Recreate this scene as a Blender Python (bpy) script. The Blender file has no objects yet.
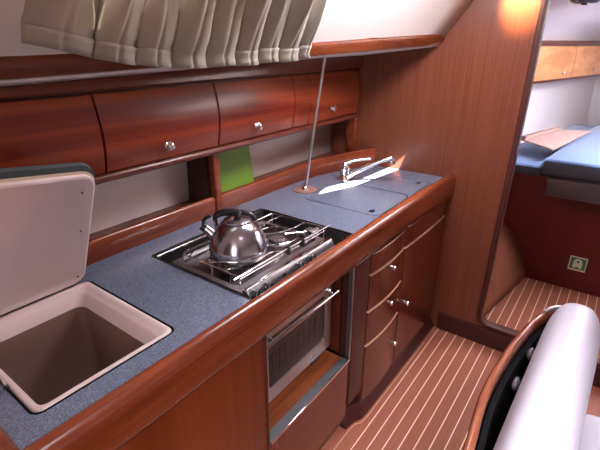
import bpy, bmesh, math, random
from mathutils import Vector, Matrix
random.seed(7)
PI = math.pi
scene = bpy.context.scene
col = scene.collection

# ------------------------------------------------------------------ materials
def nt(name):
    m = bpy.data.materials.new(name); m.use_nodes = True
    n = m.node_tree; b = n.nodes['Principled BSDF']
    return m, n, b
def plain(name, c, rough=.5, metal=0, coat=0, bump=0, bscale=60, ior=None, sheen=0, var=0):
    m, n, b = nt(name)
    b.inputs['Base Color'].default_value = (*c, 1)
    b.inputs['Roughness'].default_value = rough
    b.inputs['Metallic'].default_value = metal
    b.inputs['Coat Weight'].default_value = coat
    b.inputs['Coat Roughness'].default_value = .12
    if sheen: b.inputs['Sheen Weight'].default_value = sheen
    g = n.nodes.new('ShaderNodeNewGeometry')
    no = n.nodes.new('ShaderNodeTexNoise'); no.inputs['Scale'].default_value = bscale; no.inputs['Detail'].default_value = 4
    n.links.new(g.outputs['Position'], no.inputs['Vector'])
    if bump:
        bp = n.nodes.new('ShaderNodeBump'); bp.inputs['Strength'].default_value = bump; bp.inputs['Distance'].default_value = .004
        n.links.new(no.outputs['Fac'], bp.inputs['Height']); n.links.new(bp.outputs['Normal'], b.inputs['Normal'])
    if var:
        no2 = n.nodes.new('ShaderNodeTexNoise'); no2.inputs['Scale'].default_value = 5; n.links.new(g.outputs['Position'], no2.inputs['Vector'])
        r = n.nodes.new('ShaderNodeValToRGB')
        r.color_ramp.elements[0].position = .3; r.color_ramp.elements[1].position = .7
        r.color_ramp.elements[0].color = (*[x*(1-var) for x in c], 1); r.color_ramp.elements[1].color = (*[min(1, x*(1+var)) for x in c], 1)
        n.links.new(no2.outputs['Fac'], r.inputs['Fac']); n.links.new(r.outputs['Color'], b.inputs['Base Color'])
    return m
def wood(name, dark, light, axis='X', fine=90, broad=9, rough=.3, coat=.35, along=.05, fweight=.45, spec=.3):
    """grain runs along axis"""
    m, n, b = nt(name)
    g = n.nodes.new('ShaderNodeNewGeometry')
    def noise(sc, detail, dist=0):
        mp = n.nodes.new('ShaderNodeMapping')
        s = [sc, sc, sc]; s['XYZ'.index(axis)] = sc*along
        mp.inputs['Scale'].default_value = s
        n.links.new(g.outputs['Position'], mp.inputs['Vector'])
        t = n.nodes.new('ShaderNodeTexNoise'); t.inputs['Scale'].default_value = 1; t.inputs['Detail'].default_value = detail
        t.inputs['Distortion'].default_value = dist
        n.links.new(mp.outputs['Vector'], t.inputs['Vector']); return t
    a = noise(fine, 3); c = noise(broad, 3, .8)
    mx = n.nodes.new('ShaderNodeMix'); mx.data_type = 'FLOAT'; mx.inputs['Factor'].default_value = fweight
    n.links.new(c.outputs['Fac'], mx.inputs['A']); n.links.new(a.outputs['Fac'], mx.inputs['B'])
    r = n.nodes.new('ShaderNodeValToRGB')
    r.color_ramp.elements[0].position = .38; r.color_ramp.elements[1].position = .62
    r.color_ramp.elements[0].color = (*dark, 1); r.color_ramp.elements[1].color = (*light, 1)
    n.links.new(mx.outputs['Result'], r.inputs['Fac']); n.links.new(r.outputs['Color'], b.inputs['Base Color'])
    b.inputs['Roughness'].default_value = rough; b.inputs['Coat Weight'].default_value = coat; b.inputs['Coat Roughness'].default_value = .22
    b.inputs['Specular IOR Level'].default_value = spec
    return m
M = {}
M['door'] = wood('mahogany door', (.115, .0120, .0055), (.30, .054, .016), 'X', 60, 13, .30, .35, .035, .16)
M['rail'] = wood('mahogany rail', (.120, .0210, .0072), (.225, .047, .0145), 'X', 110, 14, .24, .5, .04, .4)
M['fascia'] = wood('fascia wood', (.085, .016, .009), (.135, .028, .014), 'X', 80, 10, .30, .35, .04, .4)
M['front'] = wood('cabinet front wood', (.085, .0125, .0062), (.135, .024, .011), 'Z', 110, 8, .26, .4, .02, .5)
M['panel'] = wood('orange mahogany panel', (.105, .017, .0042), (.185, .036, .009), 'Z', 50, 7, .28, .4, .03, .25)
M['bulk'] = wood('bulkhead veneer', (.120, .032, .0165), (.178, .052, .027), 'Z', 230, 9, .30, .25, .008, .7)
M['jamb'] = wood('door frame wood', (.045, .012, .010), (.070, .018, .014), 'Z', 80, 8, .4, .12, .03, .5)
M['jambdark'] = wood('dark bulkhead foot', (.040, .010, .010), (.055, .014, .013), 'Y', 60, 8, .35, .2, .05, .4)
M['dark'] = wood('dark stained wood', (.035, .010, .008), (.06, .016, .012), 'Z', 60, 8, .4, .2, .05, .4)
M['shelfwood'] = wood('warm shelf wood', (.13, .030, .010), (.26, .070, .022), 'X', 60, 12, .35, .3, .05, .5)
M['berthwood'] = wood('red berth panel', (.085, .010, .009), (.105, .013, .011), 'Z', 40, 5, .45, .1, .03, .4)
M['forwood'] = wood('forward hull veneer', (.19, .060, .033), (.27, .090, .05), 'Z', 50, 6, .5, .1, .05, .4)
M['locker'] = wood('light cherry locker', (.56, .225, .085), (.76, .36, .16), 'X', 40, 9, .35, .2, .06, .3)
M['board'] = wood('pinkish board', (.40, .27, .245), (.46, .32, .29), 'X', 60, 7, .5, .1, .05, .4)
M['bench'] = wood('bench rail wood', (.105, .026, .012), (.20, .056, .026), 'X', 90, 12, .2, .7, .05, .5)
M['banding'] = plain('pale edge banding', (.60, .34, .20), .5)
M['liner'] = plain('white hull liner', (.80, .70, .66), .6, bump=.15, bscale=180)
M['shelfliner'] = plain('shelf back liner', (.76, .66, .62), .55, var=.03)
M['gel'] = plain('pinkish gelcoat', (.70, .56, .54), .30, coat=.3)
M['lidpink'] = plain('pinkish lid inner skin', (.76, .63, .615), .42, var=.02)
M['foam'] = plain('cream foam edge', (.80, .68, .50), .8)
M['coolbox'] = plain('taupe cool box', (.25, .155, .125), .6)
M['steel'] = plain('brushed steel', (.52, .50, .53), .32, 1, bump=.03, bscale=200)
M['chrome'] = plain('chrome', (.85, .84, .84), .09, 1)
M['satin'] = plain('satin steel', (.46, .43, .43), .38, 1)
M['darksteel'] = plain('dark enamel', (.055, .048, .050), .35, .5)
M['greysteel'] = plain('grey steel lining', (.13, .135, .14), .42, .6)
M['black'] = plain('black plastic', (.018, .017, .020), .35)
M['rubber'] = plain('black seam', (.006, .006, .007), .9); M['rubber'].node_tree.nodes['Principled BSDF'].inputs['Specular IOR Level'].default_value = .05
M['glass'] = plain('dark oven glass', (.012, .009, .009), .25, coat=.1)
M['tray'] = plain('stained hob tray', (.22, .19, .19), .33, 1)
M['fwliner'] = plain('forward hull liner', (.80, .75, .79), .6)
M['kettle'] = plain('polished kettle steel', (.50, .49, .54), .20, 1, bump=.02, bscale=200)
M['handrail'] = wood('dark varnished handrail', (.075, .0165, .006), (.155, .035, .011), 'X', 110, 14, .26, .5, .04, .4)
M['strip'] = plain('bright satin strip', (.80, .78, .78), .45, 1)
M['green'] = plain('green cutting board', (.13, .25, .014), .5)
M['navy'] = plain('dark laminate edge', (.055, .075, .085), .5)
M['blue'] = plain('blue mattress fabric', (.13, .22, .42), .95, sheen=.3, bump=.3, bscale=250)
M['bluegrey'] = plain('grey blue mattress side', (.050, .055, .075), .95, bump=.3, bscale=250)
M['vinyl'] = plain('white vinyl', (.37, .345, .39), .40, bump=.10, bscale=35)
M['greyrail'] = plain('grey lacquered trim', (.060, .052, .062), .25, coat=.3)
M['white'] = plain('white paint', (.80, .77, .74), .5)
M['signgreen'] = plain('sign green', (.04, .17, .09), .5)
M['signwhite'] = plain('sign white', (.62, .62, .48), .5)
M['headliner'] = plain('white headliner', (.66, .585, .55), .7, bump=.1, bscale=120)

def laminate():
    m, n, b = nt('speckled blue laminate')
    g = n.nodes.new('ShaderNodeNewGeometry')
    v = n.nodes.new('ShaderNodeTexVoronoi'); v.inputs['Scale'].default_value = 520
    no = n.nodes.new('ShaderNodeTexNoise'); no.inputs['Scale'].default_value = 330; no.inputs['Detail'].default_value = 5; no.inputs['Roughness'].default_value = .8
    n.links.new(g.outputs['Position'], v.inputs['Vector']); n.links.new(g.outputs['Position'], no.inputs['Vector'])
    r = n.nodes.new('ShaderNodeValToRGB'); e = r.color_ramp.elements
    e[0].position = .30; e[0].color = (.070, .088, .125, 1); e[1].position = .70; e[1].color = (.24, .275, .36, 1)
    k = e.new(.5); k.color = (.125, .150, .215, 1)
    mx = n.nodes.new('ShaderNodeMix'); mx.data_type = 'FLOAT'; mx.inputs['Factor'].default_value = .30
    sp = n.nodes.new('ShaderNodeSeparateColor'); n.links.new(v.outputs['Color'], sp.inputs['Color'])
    n.links.new(no.outputs['Fac'], mx.inputs['A']); n.links.new(sp.outputs['Red'], mx.inputs['B'])
    n.links.new(mx.outputs['Result'], r.inputs['Fac']); n.links.new(r.outputs['Color'], b.inputs['Base Color'])
    b.inputs['Roughness'].default_value = .26; b.inputs['Coat Weight'].default_value = .45; b.inputs['Coat Roughness'].default_value = .2
    return m
M['lam'] = laminate()

def floor_mat():
    m, n, b = nt('teak and holly sole')
    g = n.nodes.new('ShaderNodeNewGeometry'); s = n.nodes.new('ShaderNodeSeparateXYZ'); n.links.new(g.outputs['Position'], s.inputs[0])
    def math_(op, a, bb=None, c=None):
        q = n.nodes.new('ShaderNodeMath'); q.operation = op
        for i, x in enumerate((a, bb, c)):
            if x is None: continue
            if isinstance(x, (int, float)): q.inputs[i].default_value = x
            else: n.links.new(x, q.inputs[i])
        return q.outputs[0]
    y = s.outputs['Y']; x = s.outputs['X']
    f = math_('PINGPONG', math_('ADD', y, 10 - .5935 + .0515*4), .0515/2)
    # distance to nearest multiple of pitch
    line = math_('LESS_THAN', f, .0020)
    lo = math_('GREATER_THAN', y, -.145); hi = math_('LESS_THAN', y, .61)
    # the loose boards stop short of the furniture
    line = math_('MULTIPLY', line, math_('MULTIPLY', lo, hi))
    mp = n.nodes.new('ShaderNodeMapping'); mp.inputs['Scale'].default_value = (4, 90, 90); n.links.new(g.outputs['Position'], mp.inputs['Vector'])
    no = n.nodes.new('ShaderNodeTexNoise'); no.inputs['Scale'].default_value = 1; no.inputs['Detail'].default_value = 4; n.links.new(mp.outputs['Vector'], no.inputs['Vector'])
    r = n.nodes.new('ShaderNodeValToRGB'); r.color_ramp.elements[0].position = .35; r.color_ramp.elements[1].position = .65
    r.color_ramp.elements[0].color = (.235, .072, .043, 1); r.color_ramp.elements[1].color = (.265, .090, .056, 1)
    n.links.new(no.outputs['Fac'], r.inputs['Fac'])
    mx = n.nodes.new('ShaderNodeMix'); mx.data_type = 'RGBA'; n.links.new(line, mx.inputs['Factor'])
    n.links.new(r.outputs['Color'], mx.inputs['A']); mx.inputs['B'].default_value = (.78, .56, .38, 1)
    n.links.new(mx.outputs['Result'], b.inputs['Base Color'])
    b.inputs['Roughness'].default_value = .5; b.inputs['Specular IOR Level'].default_value = .25
    return m
M['floor'] = floor_mat()

def curtain_mat():
    m, n, b = nt('beige curtain cloth')
    b.inputs['Base Color'].default_value = (.36, .315, .25, 1); b.inputs['Roughness'].default_value = .95
    b.inputs['Sheen Weight'].default_value = .2
    tr = n.nodes.new('ShaderNodeBsdfTranslucent'); tr.inputs['Color'].default_value = (.62, .50, .33, 1)
    mx = n.nodes.new('ShaderNodeMixShader'); mx.inputs[0].default_value = .12
    g = n.nodes.new('ShaderNodeNewGeometry')
    w = n.nodes.new('ShaderNodeTexNoise'); w.inputs['Scale'].default_value = 500; n.links.new(g.outputs['Position'], w.inputs['Vector'])
    bp = n.nodes.new('ShaderNodeBump'); bp.inputs['Strength'].default_value = .2; bp.inputs['Distance'].default_value = .002
    n.links.new(w.outputs['Fac'], bp.inputs['Height']); n.links.new(bp.outputs['Normal'], b.inputs['Normal'])
    out = n.nodes['Material Output']
    n.links.new(b.outputs[0], mx.inputs[1]); n.links.new(tr.outputs[0], mx.inputs[2]); n.links.new(mx.outputs[0], out.inputs[0])
    return m
M['curtain'] = curtain_mat()
def winglass():
    m, n, b = nt('window glass')
    tr = n.nodes.new('ShaderNodeBsdfTransparent'); gl = n.nodes.new('ShaderNodeBsdfGlossy'); gl.inputs['Roughness'].default_value = .05
    mx = n.nodes.new('ShaderNodeMixShader'); mx.inputs[0].default_value = .06
    n.links.new(tr.outputs[0], mx.inputs[1]); n.links.new(gl.outputs[0], mx.inputs[2]); n.links.new(mx.outputs[0], n.nodes['Material Output'].inputs[0])
    return m
M['pane'] = winglass()
def emit(name, c, s):
    m, n, b = nt(name); b.inputs['Base Color'].default_value = (*c, 1)
    b.inputs['Emission Color'].default_value = (*c, 1); b.inputs['Emission Strength'].default_value = s
    return m

# ------------------------------------------------------------------ builders
WP = {}
def tag(o, label=None, cat=None, group=None, kind=None):
    if label: o['label'] = label
    if cat: o['category'] = cat
    if group: o['group'] = group
    if kind: o['kind'] = kind
    return o
def thing(name, loc, label, cat, group=None):
    o = bpy.data.objects.new(name, None); col.objects.link(o)
    o.location = loc; WP[o] = Vector(loc); o.empty_display_size = .05
    return tag(o, label, cat, group)
class MB:
    def __init__(s): s.bm = bmesh.new()
    def quad(s, pts):
        return s.bm.faces.new([s.bm.verts.new(p) for p in pts])
    def box(s, x0, y0, z0, x1, y1, z1, bev=0, seg=2):
        b = bmesh.new(); bmesh.ops.create_cube(b, size=1)
        for v in b.verts:
            v.co = Vector(((x0+x1)/2+v.co.x*(x1-x0), (y0+y1)/2+v.co.y*(y1-y0), (z0+z1)/2+v.co.z*(z1-z0)))
        if bev: bmesh.ops.bevel(b, geom=b.edges[:], offset=bev, segments=seg, profile=.5, affect='EDGES')
        s.add(b); return s
    def add(s, b, mat=None):
        if mat: bmesh.ops.transform(b, matrix=mat, verts=b.verts[:])
        me = bpy.data.meshes.new('t'); b.to_mesh(me); b.free(); s.bm.from_mesh(me); bpy.data.meshes.remove(me)
    def loft(s, rings, closed=True, caps=True):
        R = [[s.bm.verts.new(p) for p in r] for r in rings]; n = len(R[0])
        for a, b in zip(R, R[1:]):
            for i in range(n if closed else n-1):
                j = (i+1) % n
                s.bm.faces.new((a[i], a[j], b[j], b[i]))
        if caps and closed:
            s.bm.faces.new(R[0][::-1]); s.bm.faces.new(R[-1])
        return s
    def tube(s, pts, r, n=10, smooth=0):
        pts = [Vector(p) for p in pts]
        for _ in range(smooth):
            q = [pts[0]]
            for a, b in zip(pts, pts[1:]): q += [a*.75+b*.25, a*.25+b*.75]
            q.append(pts[-1]); pts = q
        rr = r if isinstance(r, (list, tuple)) else None
        rings = []; up = None
        for i, p in enumerate(pts):
            t = (pts[min(i+1, len(pts)-1)]-pts[max(i-1, 0)]).normalized()
            if up is None:
                up = Vector((0, 0, 1)) if abs(t.z) < .9 else Vector((1, 0, 0))
            u = (up-t*up.dot(t)).normalized(); w = t.cross(u); up = u
            if rr:
                f = i/(len(pts)-1)*(len(rr)-1); k = min(int(f), len(rr)-2); ra = rr[k]+(rr[k+1]-rr[k])*(f-k)
            else: ra = r
            rings.append([p+u*math.cos(2*PI*j/n)*ra+w*math.sin(2*PI*j/n)*ra for j in range(n)])
        return s.loft(rings)
    def lathe(s, prof, c, axis=(0, 0, 1), n=32):
        """prof: (radius, height) pairs"""
        ax = Vector(axis).normalized(); u = ax.orthogonal().normalized(); w = ax.cross(u); c = Vector(c)
        rings = [[c+ax*h+(u*math.cos(2*PI*j/n)+w*math.sin(2*PI*j/n))*max(r, 1e-5) for j in range(n)] for r, h in prof]
        return s.loft(rings)
    def prism(s, pts, a, b, axis='X'):
        """pts in the plane across axis"""
        def P(p, t):
            return {'X': (t, p[0], p[1]), 'Y': (p[0], t, p[1]), 'Z': (p[0], p[1], t)}[axis]
        return s.loft([[P(p, a) for p in pts], [P(p, b) for p in pts]])
    def sweep(s, path, prof):
        """prof in (across, up); across is to the left of travel, path in xyz roughly horizontal"""
        path = [Vector(p) for p in path]; rings = []
        for i, p in enumerate(path):
            t = (path[min(i+1, len(path)-1)]-path[max(i-1, 0)]); t.z = 0; t.normalize()
            L = Vector((-t.y, t.x, 0))
            rings.append([p+L*a+Vector((0, 0, h)) for a, h in prof])
        return s.loft(rings)
    def ball(s, c, r, sc=(1, 1, 1), n=16):
        b = bmesh.new(); bmesh.ops.create_uvsphere(b, u_segments=n, v_segments=n//2+2, radius=r)
        for v in b.verts: v.co = Vector((v.co.x*sc[0], v.co.y*sc[1], v.co.z*sc[2]))+Vector(c)
        s.add(b); return s
    def build(s, name, mat, parent=None, smooth=True, angle=35, bevel=0, bseg=2, solid=0, subd=0):
        bm = s.bm
        bmesh.ops.recalc_face_normals(bm, faces=bm.faces[:])
        xs = [v.co for v in bm.verts]
        lo = Vector((min(v.x for v in xs), min(v.y for v in xs), min(v.z for v in xs)))
        hi = Vector((max(v.x for v in xs), max(v.y for v in xs), max(v.z for v in xs)))
        o0 = Vector(((lo.x+hi.x)/2, (lo.y+hi.y)/2, lo.z))
        for v in bm.verts: v.co -= o0
        me = bpy.data.meshes.new(name); bm.to_mesh(me); bm.free()
        mats = mat if isinstance(mat, list) else [mat]
        for m_ in mats: me.materials.append(m_)
        o = bpy.data.objects.new(name, me); col.objects.link(o); WP[o] = o0
        if parent: o.parent = parent; o.location = o0-WP[parent]
        else: o.location = o0
        if bevel:
            m_ = o.modifiers.new('bevel', 'BEVEL'); m_.width = bevel; m_.segments = bseg; m_.limit_method = 'ANGLE'; m_.angle_limit = math.radians(40)
        if subd:
            m_ = o.modifiers.new('sub', 'SUBSURF'); m_.levels = m_.render_levels = subd
        if solid:
            m_ = o.modifiers.new('solid', 'SOLIDIFY'); m_.thickness = solid; m_.offset = 0
        if smooth:
            me.polygons.foreach_set('use_smooth', [True]*len(me.polygons))
            me.set_sharp_from_angle(angle=math.radians(angle))
        return o
def rrect(x0, y0, x1, y1, r, n=6):
    out = []
    for cx, cy, a in ((x1-r, y1-r, 0), (x0+r, y1-r, 90), (x0+r, y0+r, 180), (x1-r, y0+r, 270)):
        for k in range(n+1):
            t = math.radians(a+90*k/n); out.append((cx+r*math.cos(t), cy+r*math.sin(t)))
    return out
def plate(mb, outer, holes, z0, z1, axis='Z'):
    """filled 2-D shape with holes, extruded"""
    b = bmesh.new(); edges = []
    for loop in [outer]+holes:
        vs = [b.verts.new((p[0], p[1], 0)) for p in loop]
        for i in range(len(vs)): edges.append(b.edges.new((vs[i], vs[(i+1) % len(vs)])))
    bmesh.ops.triangle_fill(b, use_beauty=True, use_dissolve=False, edges=edges)
    def inside(p, poly):
        c = False; j = len(poly)-1
        for i in range(len(poly)):
            if (poly[i][1] > p.y) != (poly[j][1] > p.y) and p.x < (poly[j][0]-poly[i][0])*(p.y-poly[i][1])/(poly[j][1]-poly[i][1])+poly[i][0]: c = not c
            j = i
        return c
    bad = [f for f in b.faces if any(inside(f.calc_center_median(), h) for h in holes)]
    bmesh.ops.delete(b, geom=bad, context='FACES_ONLY')
    r = bmesh.ops.extrude_face_region(b, geom=b.faces[:])
    top = [v for v in r['geom'] if isinstance(v, bmesh.types.BMVert)]
    tops = set(top)
    for v in b.verts:
        z = z1 if v in tops else z0
        x, y = v.co.x, v.co.y
        v.co = {'Z': Vector((x, y, z)), 'X': Vector((z, x, y)), 'Y': Vector((x, z, y))}[axis]
    mb.add(b)
    return mb
def copy_tree(o, delta, parent=None):
    c = o.copy(); col.objects.link(c); c.parent = parent
    if parent is None: c.location = o.location+Vector(delta)
    WP[c] = WP[o]+Vector(delta)
    for ch in [x for x in list(WP) if x.parent == o]:
        copy_tree(ch, delta, c)
    return c
def struct(mb, name, mat, parent=None, **k):
    o = mb.build(name, mat, parent, **k); o['kind'] = 'structure'; return o
def lerp(a, b, t): return a+(b-a)*t
def interp(tab, x):
    if x <= tab[0][0]: return tab[0][1]
    for (a, va), (b, vb) in zip(tab, tab[1:]):
        if x <= b: return va+(vb-va)*(x-a)/(b-a)
    return tab[-1][1]

XB = 2.165     # aft face of the main bulkhead
# ------------------------------------------------------------------ setting
struct(MB().box(-1.25, -1.45, -.03, 5.6, 1.4, 0), 'floor', M['floor'], smooth=False)
# cabin side and deck head: sections from the hull edge up to the roof
YK = [(-1.2, 1.17), (.3, 1.165), (.8, 1.145), (1.3, 1.085), (1.75, .965), (2.17, .787)]
ZK = [(-1.2, 1.452), (.42, 1.457), (1.47, 1.487), (2.17, 1.527)]
ZE = [(-1.2, 1.435), (.4, 1.447), (1.0, 1.462), (1.7, 1.478), (2.17, 1.482)]
def section(x):
    yk, zk, ze = interp(YK, x), interp(ZK, x), interp(ZE, x)
    return [(1.40, ze), (1.20, ze), (yk, zk), (yk-.016, zk+.03), (yk-.066, zk+.09), (yk-.215, zk+.30), (yk-.30, zk+.37), (.35, 1.90), (0, 1.93), (-1.0, 1.93), (-1.42, 1.75)]
xs = [-1.2, -.6, 0, .3, .5, .7, .9, 1.1, 1.3, 1.45, 1.6, 1.75, 1.9, 2.05, XB]
mb = MB()
V = [[mb.bm.verts.new((x, y, z)) for y, z in section(x)] for x in xs]
for i in range(len(xs)-1):
    for j in range(10):
        if j == 4 and .5 <= xs[i] < 1.3: continue            # the port window behind the curtain
        if j == 6 and 1.1 <= xs[i] < 2.05: continue           # roof bay over the galley
        mb.bm.faces.new((V[i][j], V[i+1][j], V[i+1][j+1], V[i][j+1]))
cl = mb.build('ceiling', M['headliner'], solid=.012); cl['kind'] = 'structure'
# unseen roof bay over the galley: its gap is shaped to cast the sun streak
def roofz(x, y):
    ye, ze = interp(YK, x)-.30, interp(ZK, x)+.37
    return lerp(1.90, ze, (y-.35)/(ye-.35))
SD = Vector((.324, .45, -1.0))      # the sun's direction
def toroof(p):
    z = 1.88
    for _ in range(4):
        q = Vector(p)-SD*(z-p[2]); z = roofz(q.x, q.y)
    return (q.x, q.y)
SLOT = [toroof(p) for p in ((1.555, 1.043, .90), (1.76, .972, .90), (2.155, .925, .90), (2.165, .893, .990), (2.165, .985, .90), (1.90, 1.000, .90), (1.65, 1.070, .90))]
bx = [1.1, 1.3, 1.45, 1.6, 1.75, 1.9, 2.05]
bay = [(1.1, .35), (2.05, .35)]+[(x, interp(YK, x)-.30) for x in bx[::-1]]
mb = MB()
plate(mb, bay, [SLOT], 0, .004)
for v in mb.bm.verts: v.co.z += roofz(v.co.x, v.co.y)-.002
o = mb.build('trim_7', M['headliner'], smooth=False); o['kind'] = 'structure'

# port window in the cabin side
mb = MB(); 
a = [section(x)[4] for x in (.5, 1.3)]; b = [section(x)[5] for x in (.5, 1.3)]
P = [(.5, *a[0]), (1.3, *a[1]), (1.3, *b[1]), (.5, *b[0])]
P = [Vector(p) for p in P]
for p, q in zip(P, P[1:]+P[:1]): mb.tube([p, q], .012, 8)
wf = mb.build('window_1', M['white']); wf['kind'] = 'structure'
mb = MB(); mb.quad(P); mb.build('pane', M['white'], wf, solid=.004)

# hull side behind the shelf and lockers
mb = MB()
for (xa, xb) in ((-1.2, XB),):
    prof = [(1.38, 0), (1.38, .93), (1.365, 1.17), (1.40, 1.5)]
    mb.loft([[(xa, y, z) for y, z in prof], [(xb, y, z) for y, z in prof]], closed=False, caps=False)
struct(mb, 'wall_port', M['shelfliner'], solid=.01)
# starboard and aft sides of the saloon (behind the camera)
struct(MB().box(-1.2, -1.45, 0, XB, -1.42, 1.78), 'wall_starboard', M['headliner'], smooth=False)
mb = MB(); plate(mb, [(-1.45, 0), (1.4, 0), (1.4, 1.95), (-1.45, 1.95)], [[(-.45, .9), (.15, .9), (.15, 1.85), (-.45, 1.85)]], -1.23, -1.2, 'X')
struct(mb, 'wall_aft', M['bulk'], smooth=False)

# main bulkhead with its doorway (rounded lower corner and a sill)
def doorway(off=0, n=8):
    # in (Y, Z): the doorway edge grows by off
    pts = []
    yl, zb, r = .379+off, .125-off, .05
    yr = -.47-off
    for k in range(n+1):
        t = math.radians(0-90*k/n); pts.append((yl-r+r*math.cos(t), zb+r+r*math.sin(t)))
    for k in range(n+1):
        t = math.radians(-90-90*k/n); pts.append((yr+r+r*math.cos(t), zb+r+r*math.sin(t)))
    pts += [(yr, 1.80), (yl-.02, 1.80)]
    return pts
mb = MB()
sec = section(XB)
outer = [(-1.45, 0), (1.385, 0), (1.385, sec[1][1]+.0)] + [(y, z+.004) for y, z in sec[2:]]+[(-1.45, 1.70)]
plate(mb, outer, [doorway()], XB, XB+.03, 'X')
struct(mb, 'wall_forward', M['bulk'], smooth=False)
# moulded frame of the doorway
dp = doorway(.0)
rings = []
dpp = [(dp[-1][0], dp[-1][1]), (dp[-1][0]+.005, 1.2)]+dp[0:18]+[(dp[17][0], 1.8)]
def frame_ring(i):
    p = Vector(dpp[i]); a = Vector(dpp[max(i-1, 0)]); b = Vector(dpp[min(i+1, len(dpp)-1)])
    t = (b-a).normalized(); nrm = Vector((-t.y, t.x))      # towards the opening or away
    c = Vector((-.05, 1.0))
    if (c-p).dot(nrm) > 0: nrm = -nrm
    out = []
    for across, dx in ((-.008, .036), (-.008, -.002), (-.004, -.008), (.004, -.010), (.014, -.008), (.018, -.0015), (.018, .036)):
        q = p+nrm*across; out.append((XB+dx, q.x, q.y))
    return out
mb = MB(); mb.loft([frame_ring(i) for i in range(len(dpp))])
struct(mb, 'door_1', M['jamb'], angle=30)
# foot below the doorway and beside the galley; its dark colour includes the shade
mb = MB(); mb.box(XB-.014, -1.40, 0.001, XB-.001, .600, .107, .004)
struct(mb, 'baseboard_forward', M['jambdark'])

# ------------------------------------------------------------------ countertop
T = thing('countertop', (1.1, .93, .87), 'long blue speckled worktop with a varnished wood edge rail along the galley', 'countertop')
outer = [(.14, .665), (1.7, .665), (1.95, .655), (XB-.002, .645), (XB-.002, 1.09), (1.95, 1.178), (1.75, 1.235), (1.5, 1.245), (.14, 1.245)]
hatchH = rrect(.184, .746, .514, 1.152, .022)
hobH = rrect(.714, .683, 1.262, 1.135, .012, 3)
c1 = rrect(1.463, .693, 1.786, 1.075, .04)
c2 = rrect(1.792, .693, 2.030, .955, .012)
mb = MB(); plate(mb, outer, [hatchH, hobH, c1, c2], .872, .900)
mb.build('worktop', M['lam'], T, smooth=False)
mb = MB(); mb.box(1.44, .69, .860, 2.045, 1.09, .8715); mb.build('sink_rebate', M['rubber'], T, smooth=False)
# dark edging of the cutouts
def rimstrip(loop, z0, z1, t, grow=.0):
    m = MB()
    n = len(loop); cx = sum(p[0] for p in loop)/n; cy = sum(p[1] for p in loop)/n
    A = [m.bm.verts.new((p[0], p[1], z0)) for p in loop]; B = [m.bm.verts.new((p[0], p[1], z1)) for p in loop]
    inn = []
    for i in range(n):
        a = Vector(loop[i-1]); b = Vector(loop[(i+1) % n]); tt = (b-a).normalized(); nn = Vector((-tt.y, tt.x))
        inn.append((loop[i][0]+nn.x*t, loop[i][1]+nn.y*t))
    C = [m.bm.verts.new((p[0], p[1], z1)) for p in inn]; D = [m.bm.verts.new((p[0], p[1], z0)) for p in inn]
    for i in range(n):
        j = (i+1) % n
        for q in ((A, B), (B, C), (C, D), (D, A)): m.bm.faces.new((q[0][i], q[0][j], q[1][j], q[1][i]))
    return m
rimstrip(hatchH, .872, .9012, .004).build('hatch_gasket', M['rubber'], T, smooth=False)
rimstrip(hobH, .800, .9015, .004).build('cutout_edging', M['darksteel'], T, smooth=False)
prof = [(.677, .899), (.676, .912), (.671, .921), (.662, .926), (.652, .925), (.643, .919), (.637, .908), (.634, .892), (.634, .830), (.637, .815), (.645, .808), (.677, .808)]
mb = MB(); mb.loft([[(x, y-.022*max(0, (x-1.6)/.56)**1.6, z) for y, z in prof] for x in (.092, .8, 1.6, 1.75, 1.9, 2.05, XB-.0015)]); mb.build('front_rail', M['rail'], T, angle=50)
prof2 = [(.092, .808), (.092, .90), (.098, .918), (.108, .926), (.122, .926), (.134, .918), (.140, .899), (.140, .808)]
mb = MB(); mb.prism(prof2, .680, 1.22, 'Y'); mb.build('end_rail', M['rail'], T, angle=50)
# sink covers
def cover(loop, fx, fy, label):
    t = thing('sink_cover', (sum(p[0] for p in loop)/len(loop), sum(p[1] for p in loop)/len(loop), .8716), label, 'sink cover', 'blue lift-out sink covers')
    m = MB(); hole = [(fx+.019*math.cos(2*PI*k/14), fy+.012*math.sin(2*PI*k/14)) for k in range(14)]
    plate(m, loop, [hole], .8716, .8998); m.build('cover_panel', M['lam'], t, smooth=False)
    m = MB(); m.lathe([(.0175, 0), (.0175, .0272)], (fx, fy, .8718), n=14)
    for v in m.bm.verts: v.co.y = fy+(v.co.y-fy)*.62
    m.build('finger_hole', M['rubber'], t, smooth=False)
def shrink(x0, y0, x1, y1, r, g=.0056): return rrect(x0+g, y0+g, x1-g, y1-g, r)
cover(shrink(1.463, .693, 1.786, 1.075, .038), 1.508, .745, 'larger blue sink cover panel with rounded near corners, nearest the cooker')
cover(shrink(1.792, .693, 2.030, .955, .010, .0056), 1.992, .742, 'smaller blue sink cover panel beside the bulkhead with the finger hole')

# ------------------------------------------------------------------ cool box and its lid
T = CB = thing('cool_box', (.348, .95, .42), 'open cool box sunk in the worktop, its pale pinkish lid raised on a chrome stay', 'cool box')
def ring(x0, y0, x1, y1, r, z): return [(p[0], p[1], z) for p in rrect(x0, y0, x1, y1, r, 7)]
mb = MB()
mb.loft([ring(.189, .751, .509, 1.147, .020, .880), ring(.189, .751, .509, 1.147, .020, .899), ring(.192, .754, .506, 1.144, .018, .9035),
         ring(.200, .760, .496, 1.134, .018, .9035), ring(.203, .763, .491, 1.128, .020, .898), ring(.205, .765, .480, 1.119, .024, .894),
         ring(.207, .766, .474, 1.113, .026, .889), ring(.209, .767, .463, 1.104, .026, .868), ring(.211, .769, .460, 1.101, .026, .862)], caps=False)
mb.build('moulded_rim', M['gel'], T, angle=60)
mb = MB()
mb.loft([ring(.211, .769, .460, 1.101, .026, .862), ring(.215, .773, .456, 1.096, .026, .42)], caps=False)
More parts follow.
